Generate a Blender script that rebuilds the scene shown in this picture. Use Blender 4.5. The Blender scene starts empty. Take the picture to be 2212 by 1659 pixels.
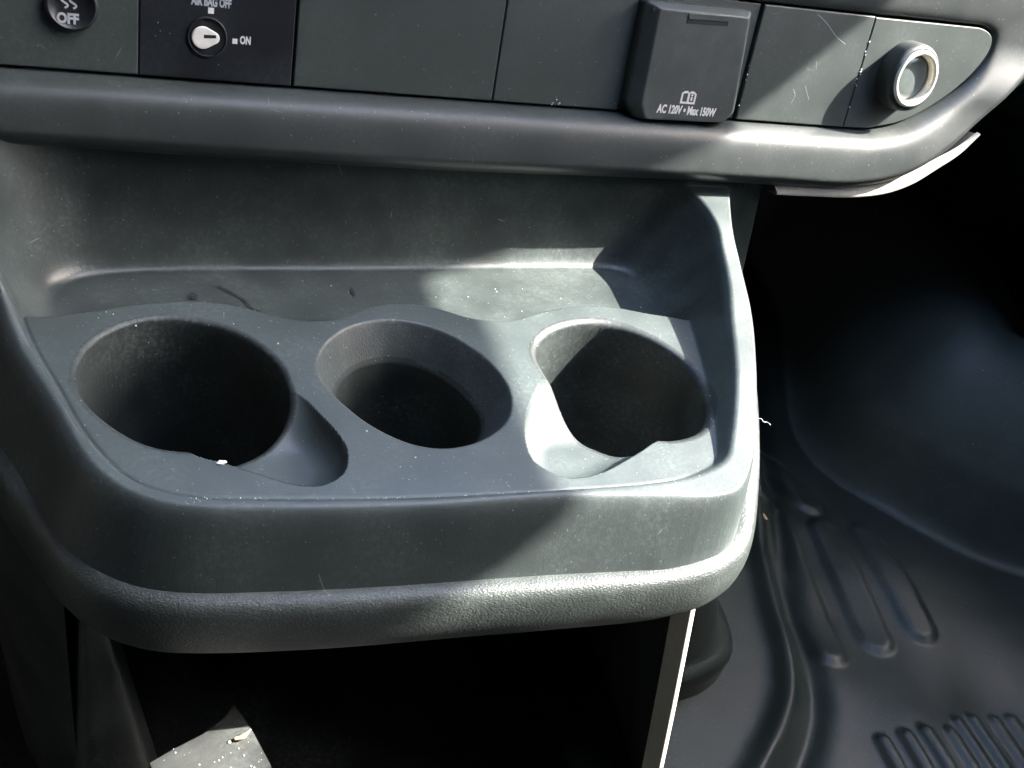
import bpy, bmesh, math, random
import numpy as np
from mathutils import Vector, Matrix

random.seed(7)
S = bpy.context.scene
C = S.collection

# ------------------------------------------------------------------ camera
CAM = np.array([-0.1713, -0.3218, 0.2756])
RM = np.array([[0.8859, -0.0600, 0.4600], [-0.3907, -0.6309, 0.6703], [0.2500, -0.7736, -0.5823]])
cam = bpy.data.cameras.new('camera')
cam.sensor_width = 36.0
cam.lens = 36.0 * 2230.0 / 2212.0
cam.clip_start = 0.01
cam.clip_end = 200.0
co = bpy.data.objects.new('camera', cam)
C.objects.link(co)
M = Matrix(((RM[0][0], -RM[0][1], -RM[0][2]), (RM[1][0], -RM[1][1], -RM[1][2]), (RM[2][0], -RM[2][1], -RM[2][2])))
co.matrix_world = Matrix.Translation(Vector(CAM)) @ M.to_quaternion().to_matrix().to_4x4()
S.camera = co

# ------------------------------------------------------------------ sky, sun, exposure
SUN_D = Vector((-1.15, 0.20, -1.0)).normalized()      # direction the light travels
w = bpy.data.worlds.new('World')
S.world = w
w.use_nodes = True
nt = w.node_tree
bg = nt.nodes['Background']
sky = nt.nodes.new('ShaderNodeTexSky')
sky.sky_type = 'NISHITA'
sky.sun_disc = False
sky.dust_density = 2.2
sky.ozone_density = 0.6
sky.sun_elevation = math.asin(-SUN_D.z)
sky.sun_rotation = math.atan2(-SUN_D.x, -SUN_D.y)
nt.links.new(sky.outputs[0], bg.inputs[0])
bg.inputs[1].default_value = 0.15
sl = bpy.data.lights.new('sun', 'SUN')
sl.energy = 2.05
sl.angle = math.radians(0.5)
sl.color = (1.0, 0.935, 0.865)
so = bpy.data.objects.new('sun', sl)
C.objects.link(so)
so.rotation_euler = SUN_D.to_track_quat('-Z', 'Y').to_euler()
S.view_settings.view_transform = 'Standard'
S.view_settings.look = 'None'
S.view_settings.exposure = 4.0
S.view_settings.gamma = 1.0
S.cycles.max_bounces = 6
S.cycles.use_denoising = True

# ------------------------------------------------------------------ helpers
def smooth01(a, b, x):
    t = np.clip((x - a) / (b - a), 0, 1)
    return t * t * (3 - 2 * t)

def smin(a, b, k):
    h = np.clip(0.5 + 0.5 * (b - a) / k, 0, 1)
    return b * (1 - h) + a * h - k * h * (1 - h)

def smax(a, b, k):
    return -smin(-a, -b, k)

def spline(pts, n=8, closed=False):
    P = [np.array(p, float) for p in pts]
    N = len(P)
    out = []
    for i in range(N if closed else N - 1):
        if closed:
            p0, p1, p2, p3 = P[(i - 1) % N], P[i], P[(i + 1) % N], P[(i + 2) % N]
        else:
            p1, p2 = P[i], P[i + 1]
            p0 = P[i - 1] if i > 0 else 2 * p1 - p2
            p3 = P[i + 2] if i + 2 < N else 2 * p2 - p1
        d1 = max(np.linalg.norm(p1 - p0), 1e-9) ** .5
        d2 = max(np.linalg.norm(p2 - p1), 1e-9) ** .5
        d3 = max(np.linalg.norm(p3 - p2), 1e-9) ** .5
        m1 = (p1 - p0) / d1 - (p2 - p0) / (d1 + d2) + (p2 - p1) / d2
        m2 = (p2 - p1) / d2 - (p3 - p1) / (d2 + d3) + (p3 - p2) / d3
        m1 = m1 * d2
        m2 = m2 * d2
        for k in range(n):
            t = k / n
            t2, t3 = t * t, t * t * t
            out.append((2 * t3 - 3 * t2 + 1) * p1 + (t3 - 2 * t2 + t) * m1 + (-2 * t3 + 3 * t2) * p2 + (t3 - t2) * m2)
    if not closed:
        out.append(P[-1])
    return np.array(out)

def resample(P, n):
    d = np.r_[0, np.cumsum(np.linalg.norm(np.diff(P, axis=0), axis=1))]
    t = np.linspace(0, d[-1], n)
    return np.stack([np.interp(t, d, P[:, k]) for k in range(P.shape[1])], 1)

def sdf(X, Y, poly):
    """signed distance to a closed polygon, positive outside"""
    best = np.full(X.shape, 1e9)
    inside = np.zeros(X.shape, bool)
    n = len(poly)
    for i in range(n):
        ax, ay = poly[i]
        bx, by = poly[(i + 1) % n]
        ex, ey = bx - ax, by - ay
        L = ex * ex + ey * ey
        if L < 1e-16:
            continue
        t = np.clip(((X - ax) * ex + (Y - ay) * ey) / L, 0, 1)
        dx = X - ax - t * ex
        dy = Y - ay - t * ey
        np.minimum(best, dx * dx + dy * dy, out=best)
        if abs(by - ay) > 1e-12:
            c = ((ay > Y) != (by > Y)) & (X < (bx - ax) * (Y - ay) / (by - ay) + ax)
            inside ^= c
    d = np.sqrt(best)
    return np.where(inside, -d, d)

def sdf_box(X, Y, poly, pad, far=1.0):
    out = np.full(X.shape, far)
    lo = poly.min(0) - pad
    hi = poly.max(0) + pad
    m = (X > lo[0]) & (X < hi[0]) & (Y > lo[1]) & (Y < hi[1])
    out[m] = sdf(X[m], Y[m], poly)
    return out

def empty(name, loc, label=None, cat=None, group=None, kind=None):
    o = bpy.data.objects.new(name, None)
    o.empty_display_size = 0.02
    o.location = loc
    C.objects.link(o)
    for k, v in (('label', label), ('category', cat), ('group', group), ('kind', kind)):
        if v:
            o[k] = v
    return o

WORLD_LOC = {}

def link(o, parent=None, label=None, cat=None, kind=None, group=None):
    C.objects.link(o)
    if parent is not None:
        o.parent = parent
        if parent.type == 'EMPTY':                     # meshes keep world coordinates under an Empty at the base
            o.matrix_parent_inverse = Matrix.Translation(-parent.location)
    for k, v in (('label', label), ('category', cat), ('kind', kind), ('group', group)):
        if v:
            o[k] = v
    return o

def mesh_obj(name, V, F, mat, parent=None, smooth=True, normals=None, auto=None, **kw):
    me = bpy.data.meshes.new(name)
    V = np.asarray(V, float)
    me.from_pydata([tuple(v) for v in V], [], [tuple(int(i) for i in f) for f in F])
    me.validate()
    me.materials.append(mat)
    if smooth:
        me.polygons.foreach_set('use_smooth', [True] * len(me.polygons))
    if normals is not None:
        me.normals_split_custom_set_from_vertices([tuple(x) for x in normals])
    me.update()
    o = bpy.data.objects.new(name, me)
    link(o, parent, **kw)
    if auto is not None:
        bm = bmesh.new()
        bm.from_mesh(me)
        for e in bm.edges:
            if len(e.link_faces) == 2 and e.calc_face_angle(0) > auto:
                e.smooth = False
        bm.to_mesh(me)
        bm.free()
    return o

def grid_faces(nx, ny, keep):
    """faces of an (ny, nx) vertex grid where keep is a (ny-1, nx-1) mask"""
    j, i = np.nonzero(keep)
    a = j * nx + i
    return np.stack([a, a + 1, a + nx + 1, a + nx], 1)

def sub_mesh(name, V, Nn, F, mat, parent, **kw):
    used, inv = np.unique(F.ravel(), return_inverse=True)
    me = bpy.data.meshes.new(name)
    VV = V[used]
    FF = inv.reshape(F.shape)
    me.vertices.add(len(VV))
    me.vertices.foreach_set('co', VV.ravel())
    nf = len(FF)
    me.loops.add(nf * 4)
    me.loops.foreach_set('vertex_index', FF.ravel().astype(np.int32))
    me.polygons.add(nf)
    me.polygons.foreach_set('loop_start', np.arange(0, nf * 4, 4, dtype=np.int32))
    me.polygons.foreach_set('use_smooth', np.ones(nf, bool))
    me.update(calc_edges=True)
    me.materials.append(mat)
    me.normals_split_custom_set_from_vertices(Nn[used].tolist())
    o = bpy.data.objects.new(name, me)
    return link(o, parent, **kw)

def loft(rings, closed=False, caps=False):
    """rings: list of (n,3) arrays -> verts, quads"""
    n = len(rings[0])
    V = np.concatenate(rings)
    F = []
    for r in range(len(rings) - 1):
        for i in range(n if closed else n - 1):
            a = r * n + i
            b = r * n + (i + 1) % n
            F.append((a, b, b + n, a + n))
    if caps:
        F.append(tuple(range(n - 1, -1, -1)))
        F.append(tuple(range((len(rings) - 1) * n, len(rings) * n)))
    return V, F

def tube(P, r, sides=8, ends=True):
    P = np.asarray(P, float)
    rings = []
    n = len(P)
    for i in range(n):
        t = P[min(i + 1, n - 1)] - P[max(i - 1, 0)]
        t = t / np.linalg.norm(t)
        a = np.cross(t, [0, 0, 1.0])
        if np.linalg.norm(a) < 1e-3:
            a = np.cross(t, [1.0, 0, 0])
        a /= np.linalg.norm(a)
        b = np.cross(t, a)
        rr = r[i] if hasattr(r, '__len__') else r
        rings.append(np.array([P[i] + rr * (math.cos(q) * a + math.sin(q) * b) for q in np.linspace(0, 2 * math.pi, sides, endpoint=False)]))
    return loft(rings, closed=True, caps=ends)

# ------------------------------------------------------------------ materials
def plastic(name, col, rough, grain=900.0, bump=0.12, dust=0.5, scratch=0.3, spec=0.5, stretch=None, film=0.35, blotch=0.25, dcol=(0.28, 0.31, 0.30)):
    col = (col[0] * 0.90, col[1] * 0.97, col[2] * 0.95)
    dcol = (dcol[0] * 0.93, dcol[1], dcol[2] * 0.97)
    m = bpy.data.materials.new(name)
    m.use_nodes = True
    t = m.node_tree
    L = t.links.new
    b = t.nodes['Principled BSDF']
    tc = t.nodes.new('ShaderNodeTexCoord')
    def noise(scale, detail=3.0, rough_=0.55, src=None):
        n = t.nodes.new('ShaderNodeTexNoise')
        n.inputs['Scale'].default_value = scale
        n.inputs['Detail'].default_value = detail
        n.inputs['Roughness'].default_value = rough_
        L(src or tc.outputs['Object'], n.inputs['Vector'])
        return n
    def ramp(src, lo, hi, a=0.0, c=1.0):
        r = t.nodes.new('ShaderNodeMapRange')
        r.inputs['From Min'].default_value = lo
        r.inputs['From Max'].default_value = hi
        r.inputs['To Min'].default_value = a
        r.inputs['To Max'].default_value = c
        L(src, r.inputs['Value'])
        return r.outputs[0]
    def math_(op, a, c):
        n = t.nodes.new('ShaderNodeMath')
        n.operation = op
        for k, v in ((0, a), (1, c)):
            if isinstance(v, (int, float)):
                n.inputs[k].default_value = v
            else:
                L(v, n.inputs[k])
        return n.outputs[0]
    gsrc = tc.outputs['Object']
    if stretch:
        mp = t.nodes.new('ShaderNodeMapping')
        mp.inputs['Scale'].default_value = stretch
        L(gsrc, mp.inputs['Vector'])
        gsrc = mp.outputs[0]
    g = noise(grain, 2.0, 0.6, gsrc)
    bl = noise(28.0, 5.0, 0.6)
    # fine dust film (greyish), blotchy
    f1 = ramp(bl.outputs[0], 0.40, 0.72, 0.0, film)
    f2 = ramp(noise(420.0, 4.0, 0.7).outputs[0], 0.45, 0.75)
    filmv = math_('MULTIPLY', f1, f2)
    # separate dust specks: voronoi cells, a random few of them
    vo = t.nodes.new('ShaderNodeTexVoronoi')
    vo.inputs['Scale'].default_value = 300.0
    L(tc.outputs['Object'], vo.inputs['Vector'])
    sx = t.nodes.new('ShaderNodeSeparateColor')
    L(vo.outputs['Color'], sx.inputs[0])
    size = ramp(sx.outputs[1], 0.0, 1.0, 0.02, 0.10)
    near = math_('LESS_THAN', vo.outputs['Distance'], size)
    few = math_('LESS_THAN', sx.outputs[0], 0.22 * dust)
    speck = math_('MULTIPLY', near, few)
    vo2 = t.nodes.new('ShaderNodeTexVoronoi')
    vo2.inputs['Scale'].default_value = 520.0
    L(tc.outputs['Object'], vo2.inputs['Vector'])
    sx2 = t.nodes.new('ShaderNodeSeparateColor')
    L(vo2.outputs['Color'], sx2.inputs[0])
    near2 = math_('LESS_THAN', vo2.outputs['Distance'], 0.16)
    few2 = math_('LESS_THAN', sx2.outputs[0], 0.10 * dust)
    speck = math_('MAXIMUM', speck, math_('MULTIPLY', math_('MULTIPLY', near2, few2), 0.5))
    # scratches: thin lines along the edges of big warped cells, masked
    wv = noise(9.0, 2.0)
    ad = t.nodes.new('ShaderNodeMixRGB')
    ad.inputs[0].default_value = 0.05
    L(tc.outputs['Object'], ad.inputs[1])
    L(wv.outputs['Color'], ad.inputs[2])
    vs = t.nodes.new('ShaderNodeTexVoronoi')
    vs.feature = 'DISTANCE_TO_EDGE'
    vs.inputs['Scale'].default_value = 34.0
    L(ad.outputs[0], vs.inputs['Vector'])
    line = math_('LESS_THAN', vs.outputs['Distance'], 0.006)
    msk = ramp(noise(60.0, 3.0).outputs[0], 0.66, 0.72)
    scr = math_('MULTIPLY', math_('MULTIPLY', line, msk), scratch)
    tot = math_('MINIMUM', math_('ADD', math_('ADD', filmv, speck), scr), 1.0)
    base = t.nodes.new('ShaderNodeMixRGB')
    base.inputs[1].default_value = (col[0] * (1 - blotch), col[1] * (1 - blotch), col[2] * (1 - blotch), 1)
    base.inputs[2].default_value = (col[0] * (1 + blotch), col[1] * (1 + blotch), col[2] * (1 + blotch), 1)
    L(ramp(bl.outputs[0], 0.3, 0.7), base.inputs[0])
    mx = t.nodes.new('ShaderNodeMixRGB')
    L(tot, mx.inputs[0])
    L(base.outputs[0], mx.inputs[1])
    mx.inputs[2].default_value = (*dcol, 1)
    L(mx.outputs[0], b.inputs['Base Color'])
    L(ramp(bl.outputs[0], 0.3, 0.75, rough - 0.05, rough + 0.08), b.inputs['Roughness'])
    b.inputs['Specular IOR Level'].default_value = spec
    bp = t.nodes.new('ShaderNodeBump')
    bp.inputs['Strength'].default_value = bump
    bp.inputs['Distance'].default_value = 0.0004
    L(g.outputs[0], bp.inputs['Height'])
    L(bp.outputs[0], b.inputs['Normal'])
    return m

def simple(name, col, rough=0.5, metal=0.0, spec=0.5, emit=None):
    m = bpy.data.materials.new(name)
    m.use_nodes = True
    t = m.node_tree
    b = t.nodes['Principled BSDF']
    tc = t.nodes.new('ShaderNodeTexCoord')
    n = t.nodes.new('ShaderNodeTexNoise')
    n.inputs['Scale'].default_value = 300.0
    t.links.new(tc.outputs['Object'], n.inputs['Vector'])
    mx = t.nodes.new('ShaderNodeMixRGB')
    mx.inputs[1].default_value = (col[0] * .85, col[1] * .85, col[2] * .85, 1)
    mx.inputs[2].default_value = (min(col[0] * 1.15, 1), min(col[1] * 1.15, 1), min(col[2] * 1.15, 1), 1)
    t.links.new(n.outputs[0], mx.inputs[0])
    t.links.new(mx.outputs[0], b.inputs['Base Color'])
    b.inputs['Roughness'].default_value = rough
    b.inputs['Metallic'].default_value = metal
    b.inputs['Specular IOR Level'].default_value = spec
    return m

MAT = {
    'funnel': plastic('funnel_plastic_lit', (0.060, 0.067, 0.067), 0.44, grain=1100, bump=0.6, dust=0.8, scratch=0.3),  # lighter copy of the cup plastic, stands for window light on the funnel
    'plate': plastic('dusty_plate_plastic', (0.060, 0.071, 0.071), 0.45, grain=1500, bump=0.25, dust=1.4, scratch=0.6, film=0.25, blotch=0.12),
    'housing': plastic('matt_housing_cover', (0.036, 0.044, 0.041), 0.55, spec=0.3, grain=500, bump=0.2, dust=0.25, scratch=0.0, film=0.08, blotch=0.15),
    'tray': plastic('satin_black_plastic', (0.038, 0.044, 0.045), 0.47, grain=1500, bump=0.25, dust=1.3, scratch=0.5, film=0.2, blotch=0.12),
    'cup': plastic('cup_plastic_shaded', (0.034, 0.039, 0.039), 0.48, grain=1300, bump=0.3, dust=1.0, scratch=0.5),  # darker copy, paints shade into the cups and the inner well
    'rear': plastic('worn_tray_plastic', (0.052, 0.060, 0.059), 0.36, grain=900, bump=0.25, dust=1.2, scratch=0.7, film=0.28, blotch=0.25),
    'lip': plastic('grained_plastic', (0.060, 0.066, 0.064), 0.34, grain=1300, bump=0.8, dust=0.6, scratch=0.5, stretch=(0.7, 1.0, 1.2)),
    'dash': plastic('dash_plastic', (0.035, 0.040, 0.040), 0.46, grain=1700, bump=0.2, dust=0.8, scratch=0.4, film=0.12, blotch=0.08),
    'blank': plastic('switch_blank_plastic', (0.048, 0.057, 0.055), 0.48, grain=1700, bump=0.2, dust=0.4, scratch=0.3, film=0.12, blotch=0.08),
    'gloss': plastic('smooth_black_plastic', (0.012, 0.014, 0.018), 0.40, grain=1500, bump=0.05, dust=0.25, scratch=0.1, film=0.1),
    'lid': plastic('lid_plastic', (0.066, 0.074, 0.073), 0.50, grain=1500, bump=0.15, dust=0.3, scratch=0.1, film=0.15),
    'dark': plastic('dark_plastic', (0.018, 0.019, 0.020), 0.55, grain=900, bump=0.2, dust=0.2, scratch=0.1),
    'pit': simple('black_recess', (0.006, 0.006, 0.006), 0.7),
    'bin': plastic('bin_plastic', (0.044, 0.045, 0.043), 0.6, grain=600, bump=0.3, dust=0.9, scratch=0.8),
    'rubber': plastic('black_rubber', (0.014, 0.0185, 0.0165), 0.44, grain=700, spec=0.3, bump=0.35, dust=0.5, scratch=0.0, film=0.16, blotch=0.2, dcol=(0.18, 0.16, 0.11)),
    'print': simple('white_print', (0.75, 0.75, 0.73), 0.5),
    'printgrey': simple('pale_print', (0.45, 0.48, 0.50), 0.5),
    'white': simple('white_plastic', (0.85, 0.83, 0.76), 0.4),
    'chrome': simple('metal_ring', (0.82, 0.79, 0.68), 0.40, metal=0.2),
    'knob': simple('grey_knob', (0.13, 0.155, 0.15), 0.2),
    'edge': simple('sunlit_edge_and_crumb', (0.55, 0.53, 0.47), 0.6),  # pale colour paints sunlight on bin edge and flange; also the crumb's colour
    'needle': simple('dry_needle', (0.62, 0.45, 0.25), 0.6),
    'chip': simple('pale_chip', (0.75, 0.80, 0.80), 0.6),
    'liner': simple('roof_liner', (0.30, 0.30, 0.29), 0.9),
    'door': simple('door_trim', (0.05, 0.05, 0.05), 0.6),
}

# ================================================================== CABIN (unseen door, roof and wall, openings shaped to steer sun and sky)
def door():
    top = np.array([(-1.3, 0.86), (-0.42, 0.845), (-0.3418, 0.8248), (-0.3317, 0.8072), (-0.3202, 0.795), (-0.313, 0.789), (-0.3046, 0.790), (-0.285, 0.793), (-0.1061, 0.7726), (-0.0645, 0.7097), (-0.0436, 0.7035), (-0.019, 0.7028), (0.15, 0.69), (0.6, 0.60)])
    top[:, 0] += np.interp(top[:, 0], [-0.35, -0.30, -0.02], [0.063, 0.055, 0.040])
    ty = np.r_[np.linspace(-1.3, -0.42, 6), np.arange(-0.418, 0.0, 0.002), np.linspace(0.0, 0.6, 12)]
    top = np.c_[ty, np.interp(ty, [t_[0] for t_ in top], [t_[1] + 0.026 for t_ in top])]
    V, F = [], []
    def quad(a, b, c, d):
        k = len(V)
        V.extend([a, b, c, d])
        F.append((k, k + 1, k + 2, k + 3))
    x = 0.95
    sill = 0.50
    for i in range(6, len(top) - 1):
        (y0, z0), (y1, z1) = top[i], top[i + 1]
        quad((x, y0, z0), (x, y1, z1), (x, y1, 1.3), (x, y0, 1.3))
        # closed below the sill; one stretch is raised to shade the lower housing
        def low(y):
            return float(np.interp(y, [-0.235, -0.215, -0.11, -0.08], [sill, 0.63, 0.63, 0.46])) if y > -0.36 else 0.92
        quad((x, y0, -0.6), (x, y1, -0.6), (x, y1, min(low(y1), 1.2)), (x, y0, min(low(y0), 1.2)))
    quad((x, -0.36, 0.625), (x, -0.2780, 0.625), (x, -0.2740, 0.789), (x, -0.36, 0.797))  # added bar shading the bin floor right of the sun patch
    quad((x, -1.8, -0.6), (x, -1.3, -0.6), (x, -1.3, 1.3), (x, -1.8, 1.3))
    quad((x, -1.3, -0.6), (x, -0.418, -0.6), (x, -0.418, 0.55), (x, -1.3, 0.55))  # borders an added rear opening that lets in more sky light
    quad((x, -1.3, 0.55), (x, -0.80, 0.55), (x, -0.80, 0.98), (x, -1.3, 0.98))
    quad((x, -1.3, 0.80), (x, -0.418, 0.80), (x, -0.418, 1.3), (x, -1.3, 1.3))
    quad((x, 0.6, -0.6), (x, 1.0, -0.6), (x, 1.0, 0.5), (x, 0.6, 0.6))
    o = mesh_obj('door_light_mask', V, F, MAT['door'], smooth=False, kind='structure')
    md = o.modifiers.new('solid', 'SOLIDIFY')
    md.thickness = 0.03
    md.offset = 1
    V2 = [(-1.0, -1.8, -0.6), (-1.0, 1.0, -0.6), (-1.0, 1.0, 1.0), (-1.0, -1.8, 1.0)]
    o = mesh_obj('door_light_mask', V2, [(0, 1, 2, 3)], MAT['door'], smooth=False, kind='structure')  # unseen left side, closed to keep light off the tray's right wall
    md = o.modifiers.new('solid', 'SOLIDIFY')
    md.thickness = 0.03
    V3 = [(-1.0, -1.8, 1.0), (0.95, -1.8, 1.0), (0.95, -0.32, 1.0), (0.02, -0.32, 1.0), (0.02, 1.0, 1.0), (-1.0, 1.0, 1.0)]
    o = mesh_obj('roof_light_mask', V3, [tuple(range(len(V3)))], MAT['liner'], smooth=False, kind='structure')  # roof added to cut sky light, left open above the console
    md = o.modifiers.new('solid', 'SOLIDIFY')
    md.thickness = 0.03
    md.offset = -1
    V5 = [(0.62, -0.318, 1.0), (0.95, -0.318, 1.0), (0.95, 1.0, 1.0), (0.62, 1.0, 1.0)]
    o = mesh_obj('roof_light_mask', V5, [(0, 1, 2, 3)], MAT['liner'], smooth=False, kind='structure')  # added roof strip that dims the wheel housing and floor
    md = o.modifiers.new('solid', 'SOLIDIFY')
    md.thickness = 0.03
    md.offset = -1
    V4 = [(-1.0, -1.8, -0.6), (0.95, -1.8, -0.6), (0.95, -1.8, 1.0), (-1.0, -1.8, 1.0)]
    o = mesh_obj('wall_light_mask', V4, [(0, 1, 2, 3)], MAT['door'], smooth=False, kind='structure')  # unseen rear wall, blocks light from behind
    md = o.modifiers.new('solid', 'SOLIDIFY')
    md.thickness = 0.03
door()

# ================================================================== CONSOLE
console = empty('cup_holder_console', (0.0, -0.05, -0.25), 'black moulded centre console with three cup holders below the dashboard', 'console')

STEP = 0.00065
gx = np.arange(-0.200, 0.285, STEP)
gy = np.arange(-0.125, 0.150, STEP)
NX, NY = len(gx), len(gy)
X, Y = np.meshgrid(gx, gy)

inner = spline([(-0.0231, -0.0676), (0.0361, -0.0734), (0.0808, -0.0760), (0.1035, -0.0745), (0.1217, -0.0681), (0.1310, -0.0560),
                (0.1490, -0.0216), (0.1746, 0.0390), (0.1860, 0.0690), (0.1915, 0.0880), (0.1880, 0.1050), (0.1720, 0.1155), (0.1480, 0.1176),
                (0.0100, 0.1175), (-0.1080, 0.1172), (-0.1310, 0.1115), (-0.1470, 0.0985), (-0.1535, 0.0790), (-0.1516, 0.0467),
                (-0.1442, 0.0134), (-0.1348, -0.0224), (-0.1221, -0.0450), (-0.1043, -0.0542), (-0.0755, -0.0601)], 6, closed=True)
outer = spline([(-0.0258, -0.0754), (0.0122, -0.0791), (0.0388, -0.0820), (0.0748, -0.0868), (0.1057, -0.0910), (0.1215, -0.0885),
                (0.1400, -0.0715), (0.1545, -0.0510), (0.1710, -0.0240), (0.1920, 0.0140), (0.2060, 0.0500), (0.2170, 0.0780), (0.2360, 0.1150), (0.262, 0.160),
                (0.262, 0.30), (-0.172, 0.30), (-0.1700, 0.1300), (-0.1616, 0.0473), (-0.1485, 0.0001), (-0.1367, -0.0393), (-0.1232, -0.0555), (-0.1088, -0.0625), (-0.0773, -0.0685)], 6, closed=True)
wave = spline([(-0.1600, 0.0600), (-0.1438, 0.0590), (-0.1293, 0.0610), (-0.1063, 0.0658), (-0.0864, 0.0675), (-0.0706, 0.0654), (-0.0554, 0.0582), (-0.0402, 0.0510),
               (-0.0229, 0.0501), (-0.0019, 0.0595), (0.0154, 0.0615), (0.0310, 0.0573), (0.0472, 0.0476), (0.0665, 0.0446), (0.0879, 0.0508),
               (0.1125, 0.0554), (0.1343, 0.0528), (0.1516, 0.0465), (0.1690, 0.0410), (0.1760, 0.0370), (0.1765, 0.0280)], 6)
platepoly = np.concatenate([[(-0.30, 0.06)], wave, [(0.1765, -0.2), (-0.30, -0.2)]])
cupL = spline([(-0.1393, 0.0129), (-0.1359, 0.0302), (-0.1266, 0.0445), (-0.1117, 0.0541), (-0.0942, 0.0566), (-0.0756, 0.0504), (-0.0621, 0.0377), (-0.0540, 0.0206),
               (-0.0530, 0.0050), (-0.0555, -0.0095), (-0.0660, -0.0215), (-0.0810, -0.0290), (-0.0940, -0.0320), (-0.1060, -0.0312), (-0.1176, -0.0259), (-0.1276, -0.0156), (-0.1358, -0.0013)], 6, closed=True)
cupM = spline([(-0.0417, 0.0131), (-0.0358, 0.0274), (-0.0235, 0.0404), (-0.0104, 0.0469), (0.0039, 0.0487), (0.0210, 0.0433), (0.0350, 0.0295), (0.0437, 0.0092), (0.0439, -0.0112),
               (0.0341, -0.0292), (0.0160, -0.0405), (-0.0019, -0.0428), (-0.0164, -0.0372), (-0.0285, -0.0248), (-0.0362, -0.0107), (-0.0407, 0.0020)], 6, closed=True)
cupR = spline([(0.0657, 0.0182), (0.0745, 0.0306), (0.0880, 0.0395), (0.1067, 0.0441), (0.1252, 0.0415), (0.1415, 0.0291), (0.1522, 0.0078), (0.1524, -0.0148), (0.1457, -0.0320),
               (0.1304, -0.0487), (0.1100, -0.0535), (0.0940, -0.0500), (0.0810, -0.0430), (0.0700, -0.0320), (0.0645, -0.0170), (0.0635, 0.0010)], 6, closed=True)
scoopL = spline([(-0.1040, -0.0270), (-0.0881, -0.0396), (-0.0790, -0.0457), (-0.0668, -0.0533), (-0.0565, -0.0549), (-0.0478, -0.0503), (-0.0432, -0.0411), (-0.0427, -0.0316), (-0.0474, -0.0153), (-0.0545, 0.0000), (-0.085, 0.015)], 6, closed=True)
scoopR = spline([(0.0680, 0.0040), (0.0570, -0.0095), (0.0445, -0.0258), (0.0370, -0.0416), (0.0352, -0.0546), (0.0442, -0.0658), (0.0604, -0.0660), (0.0780, -0.0600), (0.0960, -0.0520), (0.112, -0.043), (0.100, -0.008)], 6, closed=True)

d_in = sdf(X, Y, inner)
d_out = sdf(X, Y, outer)
d_pl = sdf(X, Y, platepoly)
dcs = [sdf_box(X, Y, p, 0.006) for p in (cupL, cupM, cupR)]
dsc = [sdf_box(X, Y, p, 0.006) for p in (scoopL, scoopR)]

# plate and rear tray levels
SHELF = -0.013
base = SHELF * smooth01(-0.0012, 0.0022, d_pl)
for d, dep, wd, fade in ((dsc[0], 0.0125, 0.013, smooth01(0.006, -0.026, Y)), (dsc[1], 0.0140, 0.015, smooth01(-0.002, -0.036, Y))):
    q = np.clip(-d / wd, 0, 1)
    dep = dep * fade
    base = base - dep * np.sqrt(np.clip(1 - (1 - q) ** 2, 0, 1)) * (d < 0) * smooth01(0.004, -0.002, d_pl)
# walls
k_back = smooth01(0.074, 0.114, Y)
k_left = smooth01(-0.09, -0.13, X)
k_back = k_back * smooth01(0.195, 0.155, X)
slope = 1.75 + 0.35 * smooth01(0.03, 0.07, Y) * smooth01(0.10, 0.18, X) * (1 - k_back) + 2.6 * k_back + 0.9 * k_left * (1 - k_back)
zw = d_in * slope
kk = 0.0022 + 0.028 * smooth01(0.0, 0.012, d_pl)
z = smax(base, zw, kk)
# groove between plate and front rim
z = z - 0.0010 * np.exp(-(d_in / 0.0009) ** 2) * (d_pl < 0.0) * (1 - smooth01(0.09, 0.115, X))
# rim
zr_r = np.interp(Y, [-0.088, -0.066, -0.05, -0.024, 0.012, 0.057, 0.109, 0.15], [0.0035, 0.006, 0.009, 0.0144, 0.0198, 0.0285, 0.0380, 0.045])
zr_l = np.interp(Y, [-0.06, -0.02, 0.03, 0.055, 0.075, 0.10], [0.0025, 0.0030, 0.006, 0.014, 0.035, 0.09])
tx = smooth01(-0.03, 0.06, X)
zr = zr_l * (1 - tx) + zr_r * tx
zr = zr + 0.10 * smooth01(0.116, 0.124, Y)
z = smin(z, zr, 0.0045)
fz = zr - d_out * (3.1 + 1.8 * smooth01(0.08, 0.125, X))
z = smin(z, fz, 0.010)
# cups
rf = [0.0030, 0.0016, 0.0045]
for k, d in enumerate(dcs):
    t = np.clip(-d, 0, 1)
    r = rf[k]
    t0 = r * 0.985
    arc = -(r - np.sqrt(np.clip(r * r - np.minimum(t, t0) ** 2, 0, None)))
    if k == 1:
        t0 = r * 0.80
        arc = -(r - np.sqrt(np.clip(r * r - np.minimum(t, t0) ** 2, 0, None)))
        zc = arc - np.clip(t - t0, 0, 1) * 1.75
    else:
        zc = arc - np.clip(t - t0, 0, 1) * 13.0
    zc = np.maximum(zc, -0.078)
    z = z + zc

Vg = np.stack([X, Y, z], -1).reshape(-1, 3)
gy_, gx_ = np.gradient(z, STEP)
Ng = np.stack([-gx_, -gy_, np.ones_like(z)], -1)
Ng /= np.linalg.norm(Ng, axis=-1, keepdims=True)
Ng = Ng.reshape(-1, 3)

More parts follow.
